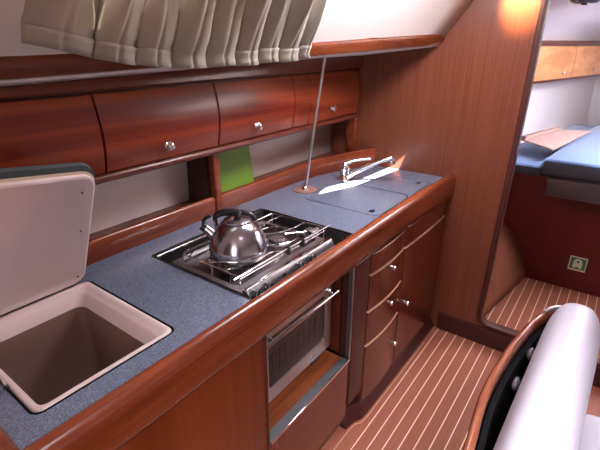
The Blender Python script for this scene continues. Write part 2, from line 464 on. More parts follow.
mb.bm.faces.new([mb.bm.verts.new(p) for p in ring(.215, .773, .456, 1.096, .026, .42)])
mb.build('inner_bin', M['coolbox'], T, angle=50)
# lid: hinged at the back, leaning against the locker
H = .408; A0 = Vector((0, 1.148, .908)); lean = -math.radians(27.5)
def lp(x, h, d):   # x, height up the lid, depth behind the front skin
    c, s = math.cos(lean), math.sin(lean)
    return (x, A0.y+h*s+d*c, A0.z+h*c-d*s)
def lidring(x0, x1, h0, h1, r, d): 
    return [lp(p[0], p[1], d) for p in rrect(x0, h0, x1, h1, r, 7)]
LX0, LX1 = .10, .509
def shear(pts):      # the lid is a little taller towards its outer end
    hv = Vector(lp(0, 1, 0))-Vector(lp(0, 0, 0)); out = []
    for p in pts:
        h = (Vector((0, p[1]-A0.y, p[2]-A0.z))).dot(hv); q = Vector(p)+hv*(h*(LX1-p[0])*.40); out.append(q)
    return out
mb = MB()
mb.loft([shear(lidring(LX0+.005, LX1-.009, .002, H-.018, .034, .005)), shear(lidring(LX0+.005, LX1-.009, .002, H-.018, .034, -.004)), shear(lidring(LX0+.009, LX1-.013, .006, H-.022, .031, -.007)),
         shear(lidring(LX0+.013, LX1-.017, .010, H-.026, .029, -.006)), shear(lidring(LX0+.016, LX1-.020, .013, H-.029, .027, -.003))])
T = mb.build('lid', M['lidpink'], CB, angle=50)
mb = MB()
mb.loft([shear(lidring(LX0, LX1, 0, H, .04, .012)), shear(lidring(LX0, LX1, 0, H, .04, .0245))])
mb.build('laminate_face', M['navy'], T, angle=50)
mb = MB()
mb.loft([shear(lidring(LX0+.003, LX1-.006, .0, H-.016, .036, .0119)), shear(lidring(LX0+.003, LX1-.006, .0, H-.010, .036, .004))])
mb.build('foam_core', M['foam'], T, angle=50)
for x, h in ((LX1-.040, H-.062), (LX1-.034, .215), (LX1-.030, .030)):
    mb = MB(); mb.lathe([(.0028, 0), (.0028, .002)], lp(x, h, -.003), Vector(lp(0, 0, -1))-Vector(lp(0, 0, 0)), 10)
    mb.build('screw', M['darksteel'], T)
for x in (.23, .42):
    MB().box(x-.02, 1.146, .9035, x+.02, 1.160, .912, .002).build('hinge', M['satin'], T)
a, b = Vector((.185, .862, .909)), Vector(lp(.15, .30, -.006))
T = MB().tube([a, a.lerp(b, .55)], .0030, 10).build('stay', M['chrome'], CB)
MB().tube([a.lerp(b, .5), b], .0018, 10).build('rod', M['satin'], T)
MB().ball(a, .0055).build('ball_joint', M['black'], T)

# ------------------------------------------------------------------ shelf behind the worktop
T = thing('galley_shelf', (1.0, 1.25, .90), 'long shelf recess with wooden fiddle rails between worktop and overhead locker', 'shelf')
MB().box(-.3, 1.250, .925, 2.155, 1.375, .937).build('shelf_board', M['fascia'], T, smooth=False)
fp = [(0, -.02), (-.004, .03), (-.004, .066), (.000, .073), (.007, .076), (.015, .075), (.019, .070), (.019, -.02)]
MB().sweep([(-.3, 1.235, .9002), (1.098, 1.235, .9002)], fp).build('fiddle_rail', M['rail'], T, angle=50)
path = [(1.130, 1.235, .9002), (1.45, 1.235, .9002), (1.66, 1.230, .9002), (1.80, 1.215, .9002), (1.92, 1.178, .9002), (2.04, 1.135, .9002), (2.163, 1.075, .9002)]
path = [(x, y, z+.024*max(0, (x-1.5)/.66)) for x, y, z in path]
MB().sweep(path, fp).build('fiddle_rail', M['rail'], T, angle=50)
MB().box(1.098, 1.222, .9002, 1.130, 1.256, 1.160, .006, 3).build('post', M['rail'], T)
MB().box(1.084, 1.256, .9372, 1.110, 1.376, 1.162).build('divider', M['dark'], T, smooth=False)
mb = MB(); mb.loft([[(2.137, 1.19, .97), (2.161, 1.19, .97), (2.161, 1.24, .97), (2.137, 1.24, .97)], [(2.125, 1.19, 1.156), (2.161, 1.19, 1.156), (2.161, 1.26, 1.156), (2.125, 1.26, 1.156)]])
mb.build('end_post', M['rail'], T, bevel=.003)
# green board leaning at the back
a = math.atan2(.055, .20)
mb = MB(); mb.loft([[(x, y+o, z) for x, z in rrect(1.16, .9385, 1.405, 1.13, .012)] for y, o in ((1.300, 0), (1.310, 0))])
for v in mb.bm.verts:
    h = v.co.z-.9385; v.co.y += h*.24; v.co.x += h*.10
tag(mb.build('cutting_board', M['green']), 'lime green cutting board leaning at the back of the galley shelf', 'cutting board')

# ------------------------------------------------------------------ overhead locker
T = thing('overhead_locker', (1.0, 1.25, 1.155), 'long reddish mahogany locker with curved doors above the galley shelf', 'locker')
lip = [(1.188, 1.158), (1.184, 1.166), (1.186, 1.176), (1.192, 1.180), (1.36, 1.180), (1.36, 1.156), (1.20, 1.154)]
MB().prism(lip, -.3, XB-.0015, 'X').build('bottom_rail', M['fascia'], T, angle=50)
MB().box(-.3, 1.215, 1.181, 2.162, 1.36, 1.41).build('carcass', M['dark'], T, smooth=False)
mb = MB()
def facring(x):
    ze = interp(ZE, x)-.004; h = ze-1.412
    return [(x, 1.205, 1.412), (x, 1.186, 1.415), (x, 1.179, 1.422), (x, 1.180, 1.412+h*.75), (x, 1.186, ze-.002), (x, 1.198, ze), (x, 1.36, ze), (x, 1.36, 1.412)]
mb.loft([facring(x) for x in (-.3, .4, 1.0, 1.7, XB-.0015)]); mb.build('top_fascia', M['fascia'], T, angle=40)
def doorprof(z):
    t = (z-1.183)/(1.407-1.183)
    return 1.198-.021*math.sin(PI*min(1, max(0, t*.93+.03)))+.004*t
def locker_door(x0, x1, name='door', knob=None):
    mb = MB(); zs = [1.183+(1.407-1.183)*k/12 for k in range(13)]
    f = [(doorprof(z), z) for z in zs]; bk = [(y+.016, z) for y, z in f[::-1]]
    mb.prism(f+bk, x0, x1, 'X'); d = mb.build(name, M['door'], T, angle=40, bevel=.0025)
    if knob:
        y = doorprof(knob[1])
        mb = MB(); mb.lathe([(.0001, -.001), (.0095, 0), (.010, .003), (.006, .006), (.0055, .012), (.011, .015), (.0140, .020), (.0128, .025), (.007, .0275), (.0001, .028)], (knob[0], y, knob[1]), (0, -1, 0), 20)
        mb.lathe([(.0132, .0195), (.0150, .021), (.0132, .0225)], (knob[0], y, knob[1]), (0, -1, 0), 20)
        mb.build('knob', M['chrome'], d)
locker_door(-.25, .185, knob=(-.02, 1.23)); locker_door(.192, .649, knob=(.44, 1.226)); locker_door(.655, 1.102, knob=(.869, 1.228))
locker_door(1.108, 1.559, knob=(1.305, 1.231)); locker_door(1.564, 1.677, 'end_panel'); locker_door(1.682, 2.137, knob=(1.868, 1.239))
MB().box(2.139, 1.196, 1.181, 2.163, 1.212, 1.412).build('end_stile', M['fascia'], T)

# ------------------------------------------------------------------ wooden handrail on the cabin side
mb = MB(); rings = []
for k in range(30):
    x = -.4+(2.15-(-.4))*k/29
    yk, zk = interp(YK, x), interp(ZK, x)
    e = 1 if x < 2.08 else math.sqrt(max(0, 1-((x-2.08)/.07)**2))
    h0, h1 = zk+.002, zk+.058
    if x > 2.08: h0 = lerp(zk+.03, h0, .5+.5*e); h1 = lerp(zk+.03, h1, .5+.5*e)
    rings.append([(x, yk-.012, h0), (x, yk-.030, h0+.004), (x, yk-.038, (h0+h1)/2), (x, yk-.044, h1-.006), (x, yk-.040, h1), (x, yk-.018, h1)])
mb.loft(rings); mb.build
tag(mb.build('handrail', M['handrail'], angle=50), 'varnished wooden handrail running along the white cabin side under the window', 'handrail')

# ------------------------------------------------------------------ curtain
T = thing('curtain', (.9, 1.0, 1.48), 'gathered beige curtain hanging over the port window at the top left', 'curtain')
ZB = [(.44, 1.538), (.56, 1.512), (.68, 1.488), (.80, 1.474), (.95, 1.470), (1.15, 1.474), (1.385, 1.484)]
pins = [.44, .60, .715, .825, .94, 1.05, 1.145, 1.24, 1.335, 1.385]
def fold(x):
    for a, b in zip(pins, pins[1:]):
        if x <= b+1e-6:
            t = (x-a)/(b-a); return (max(0, math.sin(PI*t))**.38)*(1-.22*math.exp(-((t-.5)/.05)**2)), t, pins.index(a)
    return 0, 0, 0
mb = MB(); NX, NZ = 260, 26
rows = []
for j in range(NZ+1):
    v = j/NZ; row = []
    for i in range(NX+1):
        x = lerp(.44, 1.385, i/NX)
        f, t, k = fold(x)
        zb = interp(ZB, x); z = zb+(1.84-zb)*v
        rnd = math.sin(k*12.9898)*.5+.5; rnd2 = math.sin(k*78.233+1)*.5+.5
        amp = (.023+.010*rnd)*(1 if v < .1 else 1+.5*math.sin(PI*(v-.1)))
        # above the hem the fold leans and rounds
        xx = x+(.02*math.sin(k*5.1)+.012)*max(0, v-.08)*math.sin(PI*t)
        soft = f if v < .12 else lerp(f, math.sin(PI*t)**1.6*(1.0 if k % 2 else .55)+.35*math.sin(2*PI*t*1.5+rnd*6)*(1-abs(2*t-1)), min(1, (v-.12)*2.2))
        yw = interp(YK, x)-.066-.235*min(1, max(0, (z-interp(ZK, x)-.09)/.21)) if z > interp(ZK, x)+.09 else interp(YK, x)-.066
        base = interp(YK, x)-.066-.64*max(0, z-1.50)
        pinch = .010*math.exp(-((v-.135)/.04)**2)*(1-f)
        xx += .004*(1-i/NX)+(z-1.5)*(.08-.42*i/NX)
        row.append(mb.bm.verts.new((xx, base-amp*soft+pinch+.004*math.sin(9*v+k), z+.003*math.sin(k*3.3)*(1-v))))
    rows.append(row)
for a, b in zip(rows, rows[1:]):
    for i in range(NX): mb.bm.faces.new((a[i], a[i+1], b[i+1], b[i]))
mb.build('cloth', M['curtain'], T, angle=80, solid=.0012)
# hem: a doubled band with its stitched line
mb = MB(); rows2 = []
for j in range(4):
    v = [-.001, .045, .09, .120][j]; row = []
    for i in range(NX+1):
        x = lerp(.44, 1.385, i/NX); f, t, k = fold(x); zb = interp(ZB, x); z = zb+(1.84-zb)*v
        rnd = math.sin(k*12.9898)*.5+.5; amp = .023+.010*rnd
        base = interp(YK, x)-.066-.64*max(0, z-1.50)
        x += .004*(1-i/NX)+(z-1.5)*(.08-.42*i/NX)
        row.append(mb.bm.verts.new((x, base-amp*f-.0022, z+.003*math.sin(k*3.3))))
    rows2.append(row)
for a, b in zip(rows2, rows2[1:]):
    for i in range(NX): mb.bm.faces.new((a[i], a[i+1], b[i+1], b[i]))
mb.build('hem', M['curtain'], T, angle=80, solid=.0012)
mb = MB(); mb.tube([(.30, 1.115, 1.545), (.39, 1.118, 1.542), (.455, 1.095, 1.545)], .0025, 8); mb.build('wire', M['black'], T)
MB().ball((.425, 1.105, 1.541), .0075, (1.8, 1, 1)).build('wire_end', M['black'], T)

# ------------------------------------------------------------------ base cabinets
T = thing('base_cabinet', (.4, .9, 0), 'orange brown wooden galley cabinet front beneath the cool box', 'cabinet')
MB().box(.095, .650, .02, .712, .668, .8095).build('front_panel', M['panel'], T, smooth=False)
MB().box(.712, .646, .02, .720, .668, .8075, .001).build('edge_strip', M['dark'], T)
MB().box(.700, .669, .02, .712, 1.22, .8075).build('side_panel', M['dark'], T, smooth=False)
MB().box(.095, .669, .02, .110, 1.22, .8075).build('side_panel', M['dark'], T, smooth=False)
MB().box(.11, .70, 0, .70, 1.22, .02).build('plinth', M['dark'], T, smooth=False)

T = thing('cooker_bay', (.96, .9, 0), 'open wood-lined bay with a steel edged sill in which the cooker swings', 'cabinet')
MB().box(.7205, .660, .385, 1.190, 1.16, .397).build('bay_floor', M['shelfwood'], T, smooth=False)
MB().box(.7205, .646, .3972, 1.190, .676, .4005).build('sill_strip', M['greysteel'], T, bevel=.001)
MB().box(.7205, .640, .392, 1.196, .6455, .4015, .001).build('sill_edge', M['chrome'], T)
MB().box(.7205, .648, .10, 1.196, .659, .391).build('lower_panel', M['front'], T, smooth=False)
MB().box(1.192, .641, .4016, 1.1975, .648, .807, .001).build('bay_edge', M['satin'], T)
MB().box(1.198, .649, .4015, 1.2035, .664, .807).build('steel_lining', M['greysteel'], T)
MB().box(1.186, .760, .62, 1.1965, .80, .80).build('pivot_plate', M['greysteel'], T) if False else None
MB().box(1.2045, .700, .3972, 1.216, 1.16, .80).build('side_panel', M['fascia'], T, smooth=False)
MB().box(.7205, 1.161, .02, 1.216, 1.175, .80).build('back_panel', M['dark'], T, smooth=False)
mb = MB(); mb.prism([(.651, .10), (.659, .06), (.672, .03), (.690, .012), (.69, .001), (.70, .001), (.70, .10)], .7205, 1.214, 'X')
mb.build('toe_cove', M['dark'], T, angle=60)

T = thing('corner_post', (1.26, .67, 0), 'broad plain brown upright between the cooker bay and the drawers', 'post')
MB().box(1.2045, .642, .150, 1.318, .695, .8075, .004, 3).build('upright', M['jamb'], T)
def bow(x, xa, xb, d): 
    t = (x-xa)/(xb-xa); return .640-d*4*t*(1-t)
def front(T, name, x0, x1, z0, z1, xa, xb, d, edge=True, knob=None, mat='front'):
    mb = MB(); n = 14; rings = []
    for k in range(n+1):
        x = lerp(x0, x1, k/n); y = bow(x, xa, xb, d)
        rings.append([(x, y, z0), (x, y, z1), (x, y+.016, z1), (x, y+.016, z0)])
    mb.loft(rings); o = mb.build(name, M[mat], T, bevel=.0022, angle=40)
    if edge:
        mb = MB(); rings = []
        for k in range(n+1):
            x = lerp(x0+.001, x1-.001, k/n); y = bow(x, xa, xb, d)
            rings.append([(x, y-.0008, z1-.0004), (x, y-.0008, z1+.0012), (x, y+.014, z1+.0012), (x, y+.014, z1-.0004)])
        mb.loft(rings); e = mb.build('edge_banding', M['banding'], o); e['label'] = 'pale top edge'
    if knob:
        kx, kz = knob; y = bow(kx, xa, xb, d)
        mb = MB(); mb.lathe([(.0001, -.001), (.008, 0), (.0085, .003), (.005, .006), (.0050, .009), (.010, .011), (.0125, .015), (.0115, .019), (.006, .0210), (.0001, .0215)], (kx, y, kz), (0, -1, 0), 20)
        mb.build('knob', M['chrome'], o)
T = thing('drawer_cabinet', (1.48, .9, 0), 'narrow bowed mahogany drawer cabinet with three chrome knobs beside the cooker', 'cabinet')
XA, XC, D = 1.322, 1.636, .012
front(T, 'top_panel', XA, XC, .722, .805, XA, XC, D, False)
front(T, 'drawer', XA, XC, .554, .712, XA, XC, D, True, (1.487, .684))
front(T, 'drawer', XA, XC, .386, .544, XA, XC, D, True, (1.489, .514))
front(T, 'door', XA, XC, .085, .376, XA, XC, D, True, (1.592, .233))
MB().box(1.330, .662, .085, 1.634, 1.20, .855).build('carcass', M['dark'], T, smooth=False)
T = thing('sink_cabinet', (1.88, .9, 0), 'mahogany cabinet with one tall door below the sink next to the bulkhead', 'cabinet')
XA2, XC2 = 1.646, 2.145
front(T, 'top_panel', XA2, XC2, .712, .805, XA2, XC2+.1, .008, False)
front(T, 'door', XA2, XC2, .085, .702, XA2, XC2+.1, .008, True, (1.706, .396))
MB().box(1.640, .662, .085, 2.144, 1.07, .855).build('carcass', M['dark'], T, smooth=False)
MB().box(2.146, .640, .085, 2.1635, 1.07, .80).build('end_stile', M['dark'], T)
mb = MB(); prf = [(-.012, .085), (-.016, .05), (-.004, .03), (.010, .012), (.012, .001), (-.05, .001), (-.05, .085)]
mb = MB(); mb.loft([[(x, y+o, z) for y, z in [(.645, .0845), (.650, .055), (.640, .03), (.626, .012), (.622, .0005), (.70, .0005), (.70, .0845)]] for x, o in ((1.215, .030), (1.27, .022), (1.305, .004), (1.35, 0), (XB-.0015, -.008))])
struct(mb, 'baseboard_port', M['jambdark'], angle=60)
mb = MB(); mb.sweep([(.6, .640, .0003), (1.20, .640, .0003), (1.262, .636, .0003), (1.285, .618, .0003), (1.33, .612, .0003), (1.98, .604, .0003)], [(-.0012, 0), (-.0012, .002), (.0012, .002), (.0012, 0)])
struct(mb, 'trim_2', M['banding'])
mb = MB(); mb.box(-.3, .651, .0, .72, .70, .02); struct(mb, 'trim_3', M['dark'])

# ------------------------------------------------------------------ cooker
T = thing('cooker', (.945, .88, .40), 'stainless steel gimballed marine cooker with hob, rails and glass oven door', 'cooker')
MB().box(.735, .722, .455, 1.150, 1.03, .870).build('body', M['steel'], T, bevel=.006)
mb = MB()
plate(mb, rrect(.727, .722, 1.165, 1.045, .012), [rrect(.745, .770, 1.150, 1.030, .02)], .894, .900)
mb.build('hob_rim', M['steel'], T, smooth=True, bevel=.0015)
MB().box(.745, .770, .8725, 1.150, 1.030, .886, .004).build('hob_tray', M['tray'], T)
MB().box(.727, .7215, .9005, 1.165, .736, .9135, .002).build('front_lip', M['chrome'], T)
mb = MB(); mb.prism([(.721, .912), (.698, .872), (.698, .786), (.7215, .786)], .729, 1.160, 'X'); mb.build('control_panel', M['steel'], T, bevel=.0015, angle=30)
mb = MB()
for k, (x, y) in enumerate(((.752, .7), (.806, .7), (.955, .7), (1.02, .7))):
    kn = Vector((0, -.867, .498)); kc = Vector((x, .7090, .891))
    mb = MB(); mb.lathe([(.0001, .0005), (.017, .0005), (.017, .004), (.0145, .006), (.0135, .018), (.011, .020), (.0001, .0205)], kc, kn, 24)
    mb.tube([kc+kn*.021+Vector((0, .006, .010)), kc+kn*.021-Vector((0, .006, .010))], .003, 6)
    kb = mb.build('knob', M['black'], T)
MB().box(.872, .7045, .896, .884, .7085, .904).build('badge', M['black'], T)
def burner(cx, cy, r):
    m = MB(); m.lathe([(r*1.5, .8862), (r*1.55, .889), (r*1.15, .892), (r*1.1, .8862)], (cx, cy, 0)); d = m.build('burner', M['steel'], T)
    m = MB(); m.lathe([(r*.75, .8925), (r, .894), (r, .901), (r*.92, .904), (r*.3, .9055), (.0001, .9055)], (cx, cy, 0)); m.build('burner_cap', M['satin'], d)
burner(.845, .885, .034); burner(1.065, .885, .028)
def grate(cx, cy):
    m = MB(); z = .9185
    for k in range(4):
        a = PI/4+k*PI/2; c, s = math.cos(a), math.sin(a)
        m.tube([(cx+c*.125, cy+s*.105, .888), (cx+c*.115, cy+s*.095, z), (cx+c*.03, cy+s*.03, z)], .0018, 6)
    m.tube([(cx+.075*math.cos(2*PI*k/24), cy+.075*math.sin(2*PI*k/24), z-.003) for k in range(25)], .0022, 6)
    m.tube([(cx-.098, cy-.10, z-.002), (cx+.098, cy-.10, z-.002)], .002, 6); m.tube([(cx-.098, cy+.10, z-.002), (cx+.098, cy+.10, z-.002)], .002, 6)
    m.build('pan_grate', M['chrome'], T)
grate(.845, .885); grate(1.06, .885)
# guard rails round the hob
mb = MB(); z = .945
mb.tube([(.733, .988, .89), (.733, .988, z-.004), (.733, .980, z), (.733, .76, z), (.737, .752, z), (1.19, .748, z)], .0022, 8, 1)
mb.tube([(.738, .756, z-.014), (1.165, .752, z-.014)], .0016, 8)
mb.tube([(.737, .7525, .899), (.737, .7525, z)], .0022, 8); mb.tube([(1.160, .7525, .899), (1.160, .7525, z)], .0022, 8)
mb.tube([(.733, .985, z), (1.15, .985, z), (1.158, .978, z), (1.160, .76, z)], .0020, 8)
mb.tube([(.733, .860, z), (.733, .860, .899)], .0020, 8); mb.tube([(1.155, .985, .899), (1.155, .985, z)], .0020, 8)
mb.tube([(.95, .985, .899), (.95, .985, z)], .0025, 8)
mb.build('guard_rail', M['chrome'], T)
for x in (.953, 1.027):
    MB().box(x-.004, .742, .925, x+.004, .760, .9505, .001).build('rail_clip', M['black'], T)
def clamp(pts):
    MB().tube(pts, .0018, 8, 2).build('pan_clamp', M['chrome'], T)
clamp([(.735, .900, .940), (.760, .865, .944), (.800, .800, .944), (.850, .775, .944), (.905, .780, .944), (.93, .755, .944)])
clamp([(.735, .960, .942), (.78, .985, .944), (.83, .99, .944)])
clamp([(1.16, .84, .942), (1.08, .835, .944), (1.01, .86, .944), (.975, .93, .944), (.99, .985, .944)])
clamp([(1.16, .94, .944), (1.09, .95, .944), (1.04, .93, .944)])
# pivot bracket at the right
MB().box(1.166, .80, .862, 1.200, .845, .912, .004).build('pivot_bracket', M['satin'], T)
MB().lathe([(.010, 0), (.010, .05), (.006, .058)], (1.166, .82, .90), (1, 0, 0), 14).build('pivot_pin', M['satin'], T)
# lining of the cut-out behind the hob
mb = MB(); mb.box(.722, 1.118, .82, 1.255, 1.130, .899, .001)
struct_like = mb.build('rear_lining', M['darksteel'], T)
mb = MB(); mb.tube([(.722, 1.106, .903), (1.10, 1.106, .903)], .0030, 8); mb.tube([(.79, 1.062, .905), (.92, 1.060, .906)], .0026, 8); mb.build('gas_rail', M['chrome'], T)
MB().box(.722, 1.048, .845, 1.19, 1.117, .852).build('rear_tray', M['darksteel'], T)
MB().box(1.2565, .690, .800, 1.2595, 1.12, .895).build('side_lining', M['greysteel'], T)
MB().lathe([(.006, 0), (.005, .003), (.0001, .004)], (1.256, .730, .872), (-1, 0, 0), 12).build('rivet', M['chrome'], T)
# oven door
D_ = MB()
dr = rrect(.740, .478, 1.140, .770, .012)
dr = [(x, z) for x, z in dr]
D_ = MB(); plate(D_, dr, [rrect(.785, .528, 1.098, .722, .016)], .700, .7195, 'Y')
dd = D_.build('oven_door', M['steel'], T, smooth=False, bevel=.0015)
MB().box(.780, .7045, .522, 1.103, .712, .728).build('door_glass', M['glass'], dd, smooth=False)
mb = MB()
mb.tube([(.735, .668, .738), (1.128, .668, .733)], .0062, 12); mb.tube([(1.105, .668, .734), (1.105, .702, .742)], .005, 8); mb.tube([(.775, .668, .738), (.775, .702, .745)], .005, 8)
mb.build('door_handle', M['chrome'], dd)
mb = MB(); mb.prism([(.6975, .747), (.710, .7715), (.712, .7715), (.700, .747)], .742, 1.138, 'X'); mb.build('door_top_strip', M['strip'], dd)
mb = MB()
for x in (1.02, 1.032, 1.044): mb.ball((x, .6995, .500), .0035)
mb.build('door_stud', M['chrome'], dd)
mb = MB()   # oven shelf wires seen through the glass
for k in range(3):
    z = .57+k*.045; mb.tube([(.79, .7040, z), (1.09, .7040, z)], .0009, 6)
for k in range(9): mb.tube([(.81+k*.033, .7040, .57), (.81+k*.033, .7040, .66)], .0007, 6)
mb.build('oven_rack', plain('dim wire', (.03, .024, .024), .6, .2), dd)
MB().box(1.10, .700, .772, 1.150, .735, .784, .002).build('latch', M['chrome'], T)
for x in (.76, 1.08): MB().box(x, .74, .3985, x+.04, 1.0, .455).build('support_foot', M['darksteel'], T)

# ------------------------------------------------------------------ kettle
KX, KY, KZ = .869, .882, .9205
T = thing('kettle', (KX, KY, KZ), 'round brushed steel whistling kettle with black handle standing on the hob', 'kettle')
mb = MB(); mb.lathe([(.0001, 0), (.080, 0), (.088, .004), (.092, .012), (.0935, .024), (.091, .040), (.084, .060), (.073, .084), (.060, .101), (.046, .112), (.041, .114), (.0001, .114)], (KX, KY, KZ), n=48)
mb.build('body', M['kettle'], T, angle=60)
mb = MB(); mb.lathe([(.043, .1142), (.043, .118), (.034, .123), (.018, .127), (.0001, .128)], (KX, KY, KZ), n=40); ld = mb.build('lid', M['kettle'], T, angle=60)
mb = MB(); mb.lathe([(.005, .1275), (.005, .130), (.011, .133), (.0145, .141), (.011, .149), (.0001, .152)], (KX, KY, KZ), n=24); mb.build('lid_knob', M['black'], ld)
sd = Vector((-.50, .86, 0)).normalized()
base = Vector((KX, KY, KZ))
mb = MB(); mb.tube([base+sd*.070+Vector((0, 0, .055)), base+sd*.092+Vector((0, 0, .076)), base+sd*.106+Vector((0, 0, .088))], [.018, .0145, .0125], 16); mb.build('spout', M['kettle'], T)
mb = MB(); mb.tube([base+sd*.103+Vector((0, 0, .084)), base+sd*.114+Vector((0, 0, .093))], .0145, 16); mb.tube([base+sd*.110+Vector((0, 0, .095)), base+sd*.104+Vector((0, 0, .118)), base+sd*.084+Vector((0, 0, .126))], .0058, 10, 1); mb.build('spout_cap', M['black'], T)
mb = MB(); hb = []
bk = Vector((.22, .10, 0))*0
for k in range(17):
    t = PI*k/16; hb.append(base+sd*(.066*math.cos(t))+Vector((.034, .045, .090+.032*math.sin(t)**.7)))
mb.tube(hb, [.0075, .011, .012, .012, .011, .0075], 12); mb.build('handle', M['black'], T)
for s in (1, -1):
    mb = MB(); mb.tube([base+sd*(.064*s)+Vector((.010, .014, .088)), base+sd*(.066*s)+Vector((.034, .045, .094))], .006, 10)
    mb.build('handle_bracket', M['kettle'], T)

# ------------------------------------------------------------------ mixer tap
T = thing('mixer_tap', (1.812, 1.06, .90), 'chrome single lever mixer tap behind the sink covers', 'tap')
b = Vector((1.812, 1.06, .9005))
MB().lathe([(.0001, 0), (.030, 0), (.031, .004), (.027, .008), (.0235, .02), (.0225, .050), (.0235, .056), (.0001, .056)], b).build('base', M['chrome'], T)
MB().lathe([(.0235, .0565), (.0245, .062), (.022, .078), (.014, .088), (.0001, .090)], b).build('cartridge', M['chrome'], T)
mb = MB(); mb.tube([b+Vector((.0, -.015, .022)), b+Vector((.025, -.06, .055)), b+Vector((.075, -.165, .112)), b+Vector((.090, -.198, .124)), b+Vector((.095, -.208, .118)), b+Vector((.096, -.210, .108))], [.0145, .0125, .0115, .0115, .012, .012], 14, 1)
mb.build('spout', M['chrome'], T)
MB().lathe([(.0125, 0), (.0125, .012), (.0001, .012)], b+Vector((.096, -.210, .096))).build('aerator', M['satin'], T)
mb = MB(); p0 = b+Vector((0, 0, .082)); p1 = b+Vector((.035, -.045, .103)); p2 = b+Vector((.085, -.095, .108))
mb.tube([p0, p1, p2], [.012, .008, .0055, .0065], 12, 1); mb.build('lever', M['chrome'], T)

# ------------------------------------------------------------------ grab pole
T = thing('support_pole', (1.567, 1.128, .90), 'thin steel pole rising from a round plate on the worktop to the deckhead', 'pole')
MB().tube([(1.567, 1.128, .904), (1.642, 1.082, 1.482)], .0068, 14).build('pole', M['satin'], T)
MB().lathe([(.0001, 0), (.055, 0), (.055, .0035), (.050, .005), (.0001, .005)], (1.567, 1.128, .9003), n=40).build('base_plate', plain('copper brown disc', (.27, .135, .10), .45), T)
MB().lathe([(.016, 0), (.014, .006), (.0085, .012), (.0001, .012)], (1.567, 1.128, .9054), n=20).build('collar', M['chrome'], T)

# ------------------------------------------------------------------ bench at lower right
T = thing('bench', (.7, -.2, 0), 'curved bench back frame with a glossy wooden capping rail at the lower right', 'bench')
RP = [(.10, .105), (.35, .104), (.55, .102), (.73, .101), (.88, .118), (.98, .120), (1.11, .112), (1.226, .097), (1.32, .082), (1.40, .058), (1.445, .030)]
RP = [(x, y, .735) for x, y in RP]
def smoothp(p, n=2):
    p = [Vector(q) for q in p]
    for _ in range(n):
        q = [p[0]]
        for a, b in zip(p, p[1:]): q += [a*.75+b*.25, a*.25+b*.75]
        q.append(p[-1]); p = q
    return p
sp_ = smoothp(RP)
MB().sweep(sp_, [(-.012, -.020), (-.013, .004), (-.009, .011), (-.002, .014), (.005, .011), (.009, .004), (.009, -.020)]).build('capping_rail', M['bench'], T, angle=60)
MB().sweep(sp_, [(-.012, -.70), (-.012, -.021), (.004, -.021), (.004, -.70)]).build('back_panel', M['dark'], T)
MB().sweep(sp_, [(-.030, -.72), (-.030, -.022), (-.0165, -.022), (-.0165, -.72)]).build('inner_panel', M['rubber'], T) 
pe = Vector((1.452, .018, .738))
mb = MB(); mb.tube([(1.385, .058, .752), (1.42, .046, .752), (1.452, .020, .748), (1.456, -.005, .742)], [.005, .008, .008, .005], 12, 1); e = mb.build('end_cap', M['satin'], T); e['label'] = 'pale rounded rail end'
for x, y, zz in ((1.155, .0565, .742), (1.010, .064, .740)):
    mb = MB(); mb.ball((x, y, zz), .019, (1.25, .45, .8)); s_ = mb.build('snap_button', M['greyrail'], T); s_['label'] = 'grey oval snap button'
MB().box(-.35, -.72, .001, 1.36, -.10, .36).build('seat_box', M['front'], T, smooth=False)
# cushions
def cushion_ring(x, w, z0, z1, cy, sq=3.2, n=28, yb=None):
    out = []
    for k in range(n):
        a = 2*PI*k/n; c, s = math.cos(a), math.sin(a)
        r = (abs(c)**sq+abs(s)**sq)**(-1/sq)
        out.append((x, cy+w*c*r, (z0+z1)/2+(z1-z0)/2*s*r))
    return out
mb = MB(); rings = []
for x, k in [(.05, .98), (.3, 1), (.6, 1), (.9, 1), (1.10, 1), (1.24, 1.0), (1.300, .985), (1.330, .93), (1.345, .82), (1.350, .66)]:
    cy = -.018+.010*math.sin((x)*3); z1 = .852-(1-k)*.10
    rings.append(cushion_ring(x, .075*k, .46, z1, cy-.001, 3.0))
mb.loft(rings)
tag(mb.build('back_cushion', M['vinyl'], subd=1, angle=70), 'long white vinyl back cushion standing along the bench rail', 'cushion')
mb = MB(); rings = []
for x, k in [(-.3, 1), (.2, 1), (.8, 1), (1.25, 1), (1.34, .97), (1.375, .88), (1.385, .7)]:
    rings.append(cushion_ring(x, .27*(.9+.1*k), .455-.085*k, .455, -.375, 5))
mb.loft(rings)
tag(mb.build('seat_cushion', M['vinyl'], subd=1, angle=70), 'flat white vinyl seat cushion on the bench beside its back cushion', 'cushion')

# ------------------------------------------------------------------ forward cabin
ang = math.radians(-14.26); ca, sa = math.cos(ang), math.sin(ang)
def hp(s, off, z):    # along the hull from (2.2, 1.0), off = outboard
    return Vector((2.2+ca*s-sa*off, 1.0+sa*s+ca*off, z))
def hullband(name, s0, s1, prof, mat, T=None, **k):
    mb = MB(); mb.loft([[hp(s0, o, z) for o, z in prof], [hp(s1, o, z) for o, z in prof]]); return mb.build(name, mat, T, **k)
mb = MB(); prof = [(.02, .40), (.16, .8), (.17, 1.24), (.10, 1.58), (-.02, 1.66), (-.35, 1.76), (-1.3, 1.78)]
mb.loft([[hp((.002+sa*o)/ca, o, z) for o, z in prof], [hp(4.2, o, z) for o, z in prof]], closed=False, caps=False)
struct(mb, 'wall_forward_port', M['fwliner'], solid=.01, angle=30)
mb = MB(); mb.quad([(5.55, 1.2, .3), (5.55, -1.45, .3), (5.55, -1.45, 1.9), (5.55, 1.2, 1.9)]); struct(mb, 'wall_bow', M['fwliner'], solid=.01)
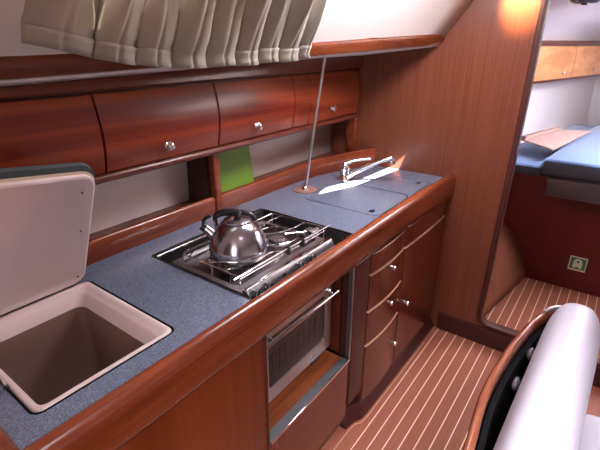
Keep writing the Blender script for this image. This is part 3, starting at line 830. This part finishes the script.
mb = MB(); mb.quad([(2.2, -1.45, 0), (5.55, -.9, 0), (5.55, -.9, 1.9), (2.2, -1.45, 1.9)]); struct(mb, 'wall_forward_starboard', M['fwliner'], solid=.01)
mb = MB(); plate(mb, [(2.197, -1.45), (5.55, -1.45), (5.55, 1.2), (2.197, 1.2)], [], 1.79, 1.80)
struct(mb, 'ceiling_forward', M['fwliner'], smooth=False)
T = thing('forward_locker', tuple(hp(2.4, .08, 1.27)), 'light cherry overhead locker on the white hull side in the forward cabin', 'locker')
hullband('carcass', .35, 4.0, [(.012, 1.272), (.012, 1.516), (.15, 1.516), (.15, 1.272)], M['fascia'], T)
hullband('bottom_rail', .35, 4.0, [(-.004, 1.256), (-.004, 1.270), (.16, 1.270), (.16, 1.256)], M['fascia'], T)
hullband('top_rail', .35, 4.0, [(-.006, 1.518), (-.008, 1.548), (.0, 1.556), (.12, 1.556), (.12, 1.518)], M['fascia'], T)
for s0, s1, ks in ((.36, 1.20, None), (1.207, 2.275, 1.52), (2.283, 3.30, 2.70), (3.307, 3.99, None)):
    d = hullband('door', s0, s1, [(.0, 1.273), (-.008, 1.33), (-.009, 1.40), (-.006, 1.46), (.0, 1.514), (.011, 1.514), (.011, 1.273)], M['locker'], T, angle=60)
    if s0 == 1.207: d2 = d
    if ks and ks > 1.3:
        q = hp(ks, -.008, 1.325); mb = MB(); nrm = Vector((sa, -ca, 0))
        mb.lathe([(.006, 0), (.006, .012), (.014, .016), (.015, .024), (.008, .029), (.0001, .030)], q, (sa*-1*-1, -ca, 0), 14); mb.build('knob', M['chrome'], d)
q = hp(2.05, -.0095, 1.32); mb = MB(); mb.lathe([(.006, 0), (.006, .012), (.014, .016), (.015, .024), (.008, .029), (.0001, .030)], q, (sa, -ca, 0), 14); mb.build('knob', M['chrome'], d2)

# flared veneered side beneath the port berth
mb = MB(); rings = []
for x, y in ((2.20, .445), (2.38, .412), (2.75, .355), (3.108, .304)):
    rings.append([(x, y+.002, 0.001), (x, y+.012, .06), (x, y+.05, .17), (x, y+.13, .30), (x, y+.24, .42), (x, y+.40, .55)])
mb.loft(rings, closed=False, caps=False); struct(mb, 'trim_4', M['forwood'], solid=.008, angle=60)
T = thing('berth', (3.4, .0, 0), 'dark red panelled base of the forward berth facing the doorway', 'berth')
MB().box(3.11, -1.1, .001, 3.135, .75, .735).build('front_panel', M['berthwood'], T, smooth=False)
MB().box(3.09, -1.1, .728, 5.2, .70, .742).build('top_board', M['berthwood'], T, smooth=False)
tp = MB(); tp.box(2.985, -.75, .675, 3.08, .292, .727)
tp = MB(); tp.prism([(2.985, .690), (2.990, .765), (3.010, .778), (3.030, .770), (3.09, .770), (3.09, .67), (3.05, .645), (2.998, .650)], -.75, .290, 'Y')
e = tp.build('lee_rail', M['greyrail'], T, angle=30); e['label'] = 'glossy grey moulded rail at the front of the berth'
def slab(poly, z0, z1, r=.02):
    n = len(poly); c = Vector((sum(p[0] for p in poly)/n, sum(p[1] for p in poly)/n))
    def ins(d): 
        return [(Vector(p)+(c-Vector(p)).normalized()*d) for p in poly]
    rings = []
    for d, z in ((r, z0), (.3*r, z0+.3*r), (0, z0+r), (0, z1-r), (.3*r, z1-.3*r), (r, z1)):
        rings.append([(p[0], p[1], z) for p in ins(d)])
    mb = MB(); mb.loft(rings); return mb
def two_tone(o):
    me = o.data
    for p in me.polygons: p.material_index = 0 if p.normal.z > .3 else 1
T_ = slab([(3.075, .70), (3.075, .345), (3.60, .290), (5.0, .14), (5.0, .38)], .7425, .812, .016)
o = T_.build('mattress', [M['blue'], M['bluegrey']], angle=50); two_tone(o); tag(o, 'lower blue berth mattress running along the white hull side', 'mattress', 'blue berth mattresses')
T_ = slab([(2.985, .330), (2.985, -.75), (5.2, -.6), (5.2, .10)], .782, .885, .016)
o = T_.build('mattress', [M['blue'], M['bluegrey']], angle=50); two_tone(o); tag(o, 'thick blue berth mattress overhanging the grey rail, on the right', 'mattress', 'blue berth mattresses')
# loose board lying across both
mb = MB(); A = [Vector((3.40, .552, .897)), Vector((3.93, .400, .905)), Vector((4.05, .180, .898)), Vector((3.17, .318, .898))]
mb.loft([[a for a in A], [a+Vector((0, 0, .012)) for a in A]])
T = thing('loose_board', (3.6, .35, .89), 'pinkish wooden board with a raised lip lying across the blue mattresses', 'board')
mb.build('panel', M['board'], T, smooth=False, bevel=.002)
mb = MB(); a, b = A[0]+Vector((0, 0, .012)), A[1]+Vector((0, 0, .012)); w = (b-a).normalized().cross(Vector((0, 0, 1)))*.035
mb.loft([[a, a+w, a+w+Vector((0, 0, .022)), a+Vector((0, 0, .022))], [b, b+w, b+w+Vector((0, 0, .022)), b+Vector((0, 0, .022))]]); mb.build('lip', M['board'], T, smooth=False, bevel=.002)
# emergency sign on the berth front
T = thing('sign', (3.108, .02, .147), 'small square green safety sign with a white life jacket symbol on the red panel', 'sign')
MB().box(3.105, -.030, .147, 3.1095, .069, .245).build('backing', M['signwhite'], T, smooth=False)
MB().box(3.104, -.024, .158, 3.1049, .063, .239).build('green_field', M['signgreen'], T, smooth=False)
jk = [(.045, .166), (.045, .205), (.040, .222), (.028, .232), (.012, .232), (-.001, .222), (-.006, .205), (-.006, .166), (.010, .166), (.012, .176), (.026, .176), (.028, .166)]
hole = [(.0195+.009*math.cos(2*PI*k/14), .213+.009*math.sin(2*PI*k/14)) for k in range(14)]
mb = MB(); plate(mb, jk, [hole], 3.1030, 3.1039, 'X'); mb.build('life_jacket_symbol', M['signwhite'], T, smooth=False)
# speaker under the forward deckhead
T = thing('ceiling_speaker', (2.99, .30, 1.74), 'round black fitting on the white deckhead of the forward cabin', 'ceiling fitting')
MB().lathe([(.0001, 0), (.055, .0), (.074, .010), (.076, .040), (.0001, .040)], (3.06, .315, 1.740), n=28).build('housing', M['black'], T)
MB().lathe([(.012, 0), (.020, .004), (.020, .010), (.0001, .010)], (3.06, .315, 1.730), n=20).build('centre_cap', M['greyrail'], T)

# ------------------------------------------------------------------ lights
def area(name, loc, target, sx, sy, power, color):
    l = bpy.data.lights.new(name, 'AREA'); l.shape = 'RECTANGLE'; l.size = sx; l.size_y = sy; l.energy = power; l.color = color
    o = bpy.data.objects.new(name, l); col.objects.link(o); o.location = loc
    d = Vector(target)-Vector(loc); o.rotation_euler = d.to_track_quat('-Z', 'Y').to_euler(); return o
A_ = area('saloon_fill_light', (.45, -.30, 1.915), (.65, -.1, 0), .8, .6, 37, (.97, .92, 1.0))  # added fill under the closed roof, standing in for daylight
A_.data.spread = math.radians(88)
area('galley_fill_light', (1.45, .62, 1.845), (1.50, .68, 0), .7, .22, 24, (.98, .93, 1.0))  # added area light below the roof bay to brighten the galley
area('companionway_daylight', (-1.26, -.15, 1.4), (1, .2, 1.0), .6, .9, 8, (1.0, .92, .92))
wc = sum(P, Vector())/4; area('port_window_daylight', wc+Vector((0, -.012, -.009)), wc+Vector((0, -1, -.75)), .8, .22, 2.5, (1.0, .93, .84))
area('forward_fill_light', (3.3, .0, 1.785), (3.3, .15, 0), 1.0, .8, 160, (.89, .90, 1.0))  # added fill below the solid forward ceiling, no hatch is built
# ceiling lamp over the doorway, just above the frame
T = thing('ceiling_lamp', (2.06, .46, 1.82), 'small warm lamp under the deckhead above the bulkhead', 'lamp')
MB().lathe([(.0001, .05), (.032, .05), (.034, 0), (.030, 0), (.028, .04), (.0001, .042)], (2.06, .46, 1.83), n=24).build('shade', M['chrome'], T)
l = bpy.data.lights.new('lamp_bulb', 'SPOT'); l.energy = 60; l.color = (1, .70, .28); l.spot_size = math.radians(58); l.spot_blend = .35; l.shadow_soft_size = .02
o = bpy.data.objects.new('lamp_bulb', l); col.objects.link(o); o.location = (2.06, .46, 1.825); o.rotation_euler = (Vector((.08, -.005, -.068))).to_track_quat('-Z', 'Y').to_euler()
# sun through the narrow roof gap
l = bpy.data.lights.new('sun', 'SUN'); l.energy = 120; l.angle = math.radians(.35); l.color = (1, .93, .82)
o = bpy.data.objects.new('sun', l); col.objects.link(o); 
o.rotation_euler = SD.to_track_quat('-Z', 'Y').to_euler()
w = bpy.data.worlds.new('w'); scene.world = w; w.use_nodes = True
w.node_tree.nodes['Background'].inputs[0].default_value = (.80, .88, 1.0, 1); w.node_tree.nodes['Background'].inputs[1].default_value = 1.0

# ------------------------------------------------------------------ camera
f = 430.0; th = math.atan(182/f); ps = math.atan(345/math.hypot(f, 182))
cam = bpy.data.cameras.new('camera'); cam.sensor_fit = 'HORIZONTAL'; cam.sensor_width = 36; cam.lens = f/600*36; cam.clip_start = .02
co = bpy.data.objects.new('camera', cam); col.objects.link(co); co.location = (0, 0, 1.538)
fw = Vector((math.cos(th)*math.cos(ps), math.cos(th)*math.sin(ps), -math.sin(th)))
co.rotation_euler = fw.to_track_quat('-Z', 'Y').to_euler()
scene.camera = co
scene.view_settings.view_transform = 'Standard'; scene.view_settings.look = 'None'
scene.view_settings.gamma = 1; scene.view_settings.use_curve_mapping = False; scene.view_settings.exposure = 0.05
scene.cycles.use_denoising = True
scene.cycles.max_bounces = 8; scene.cycles.sample_clamp_indirect = 10
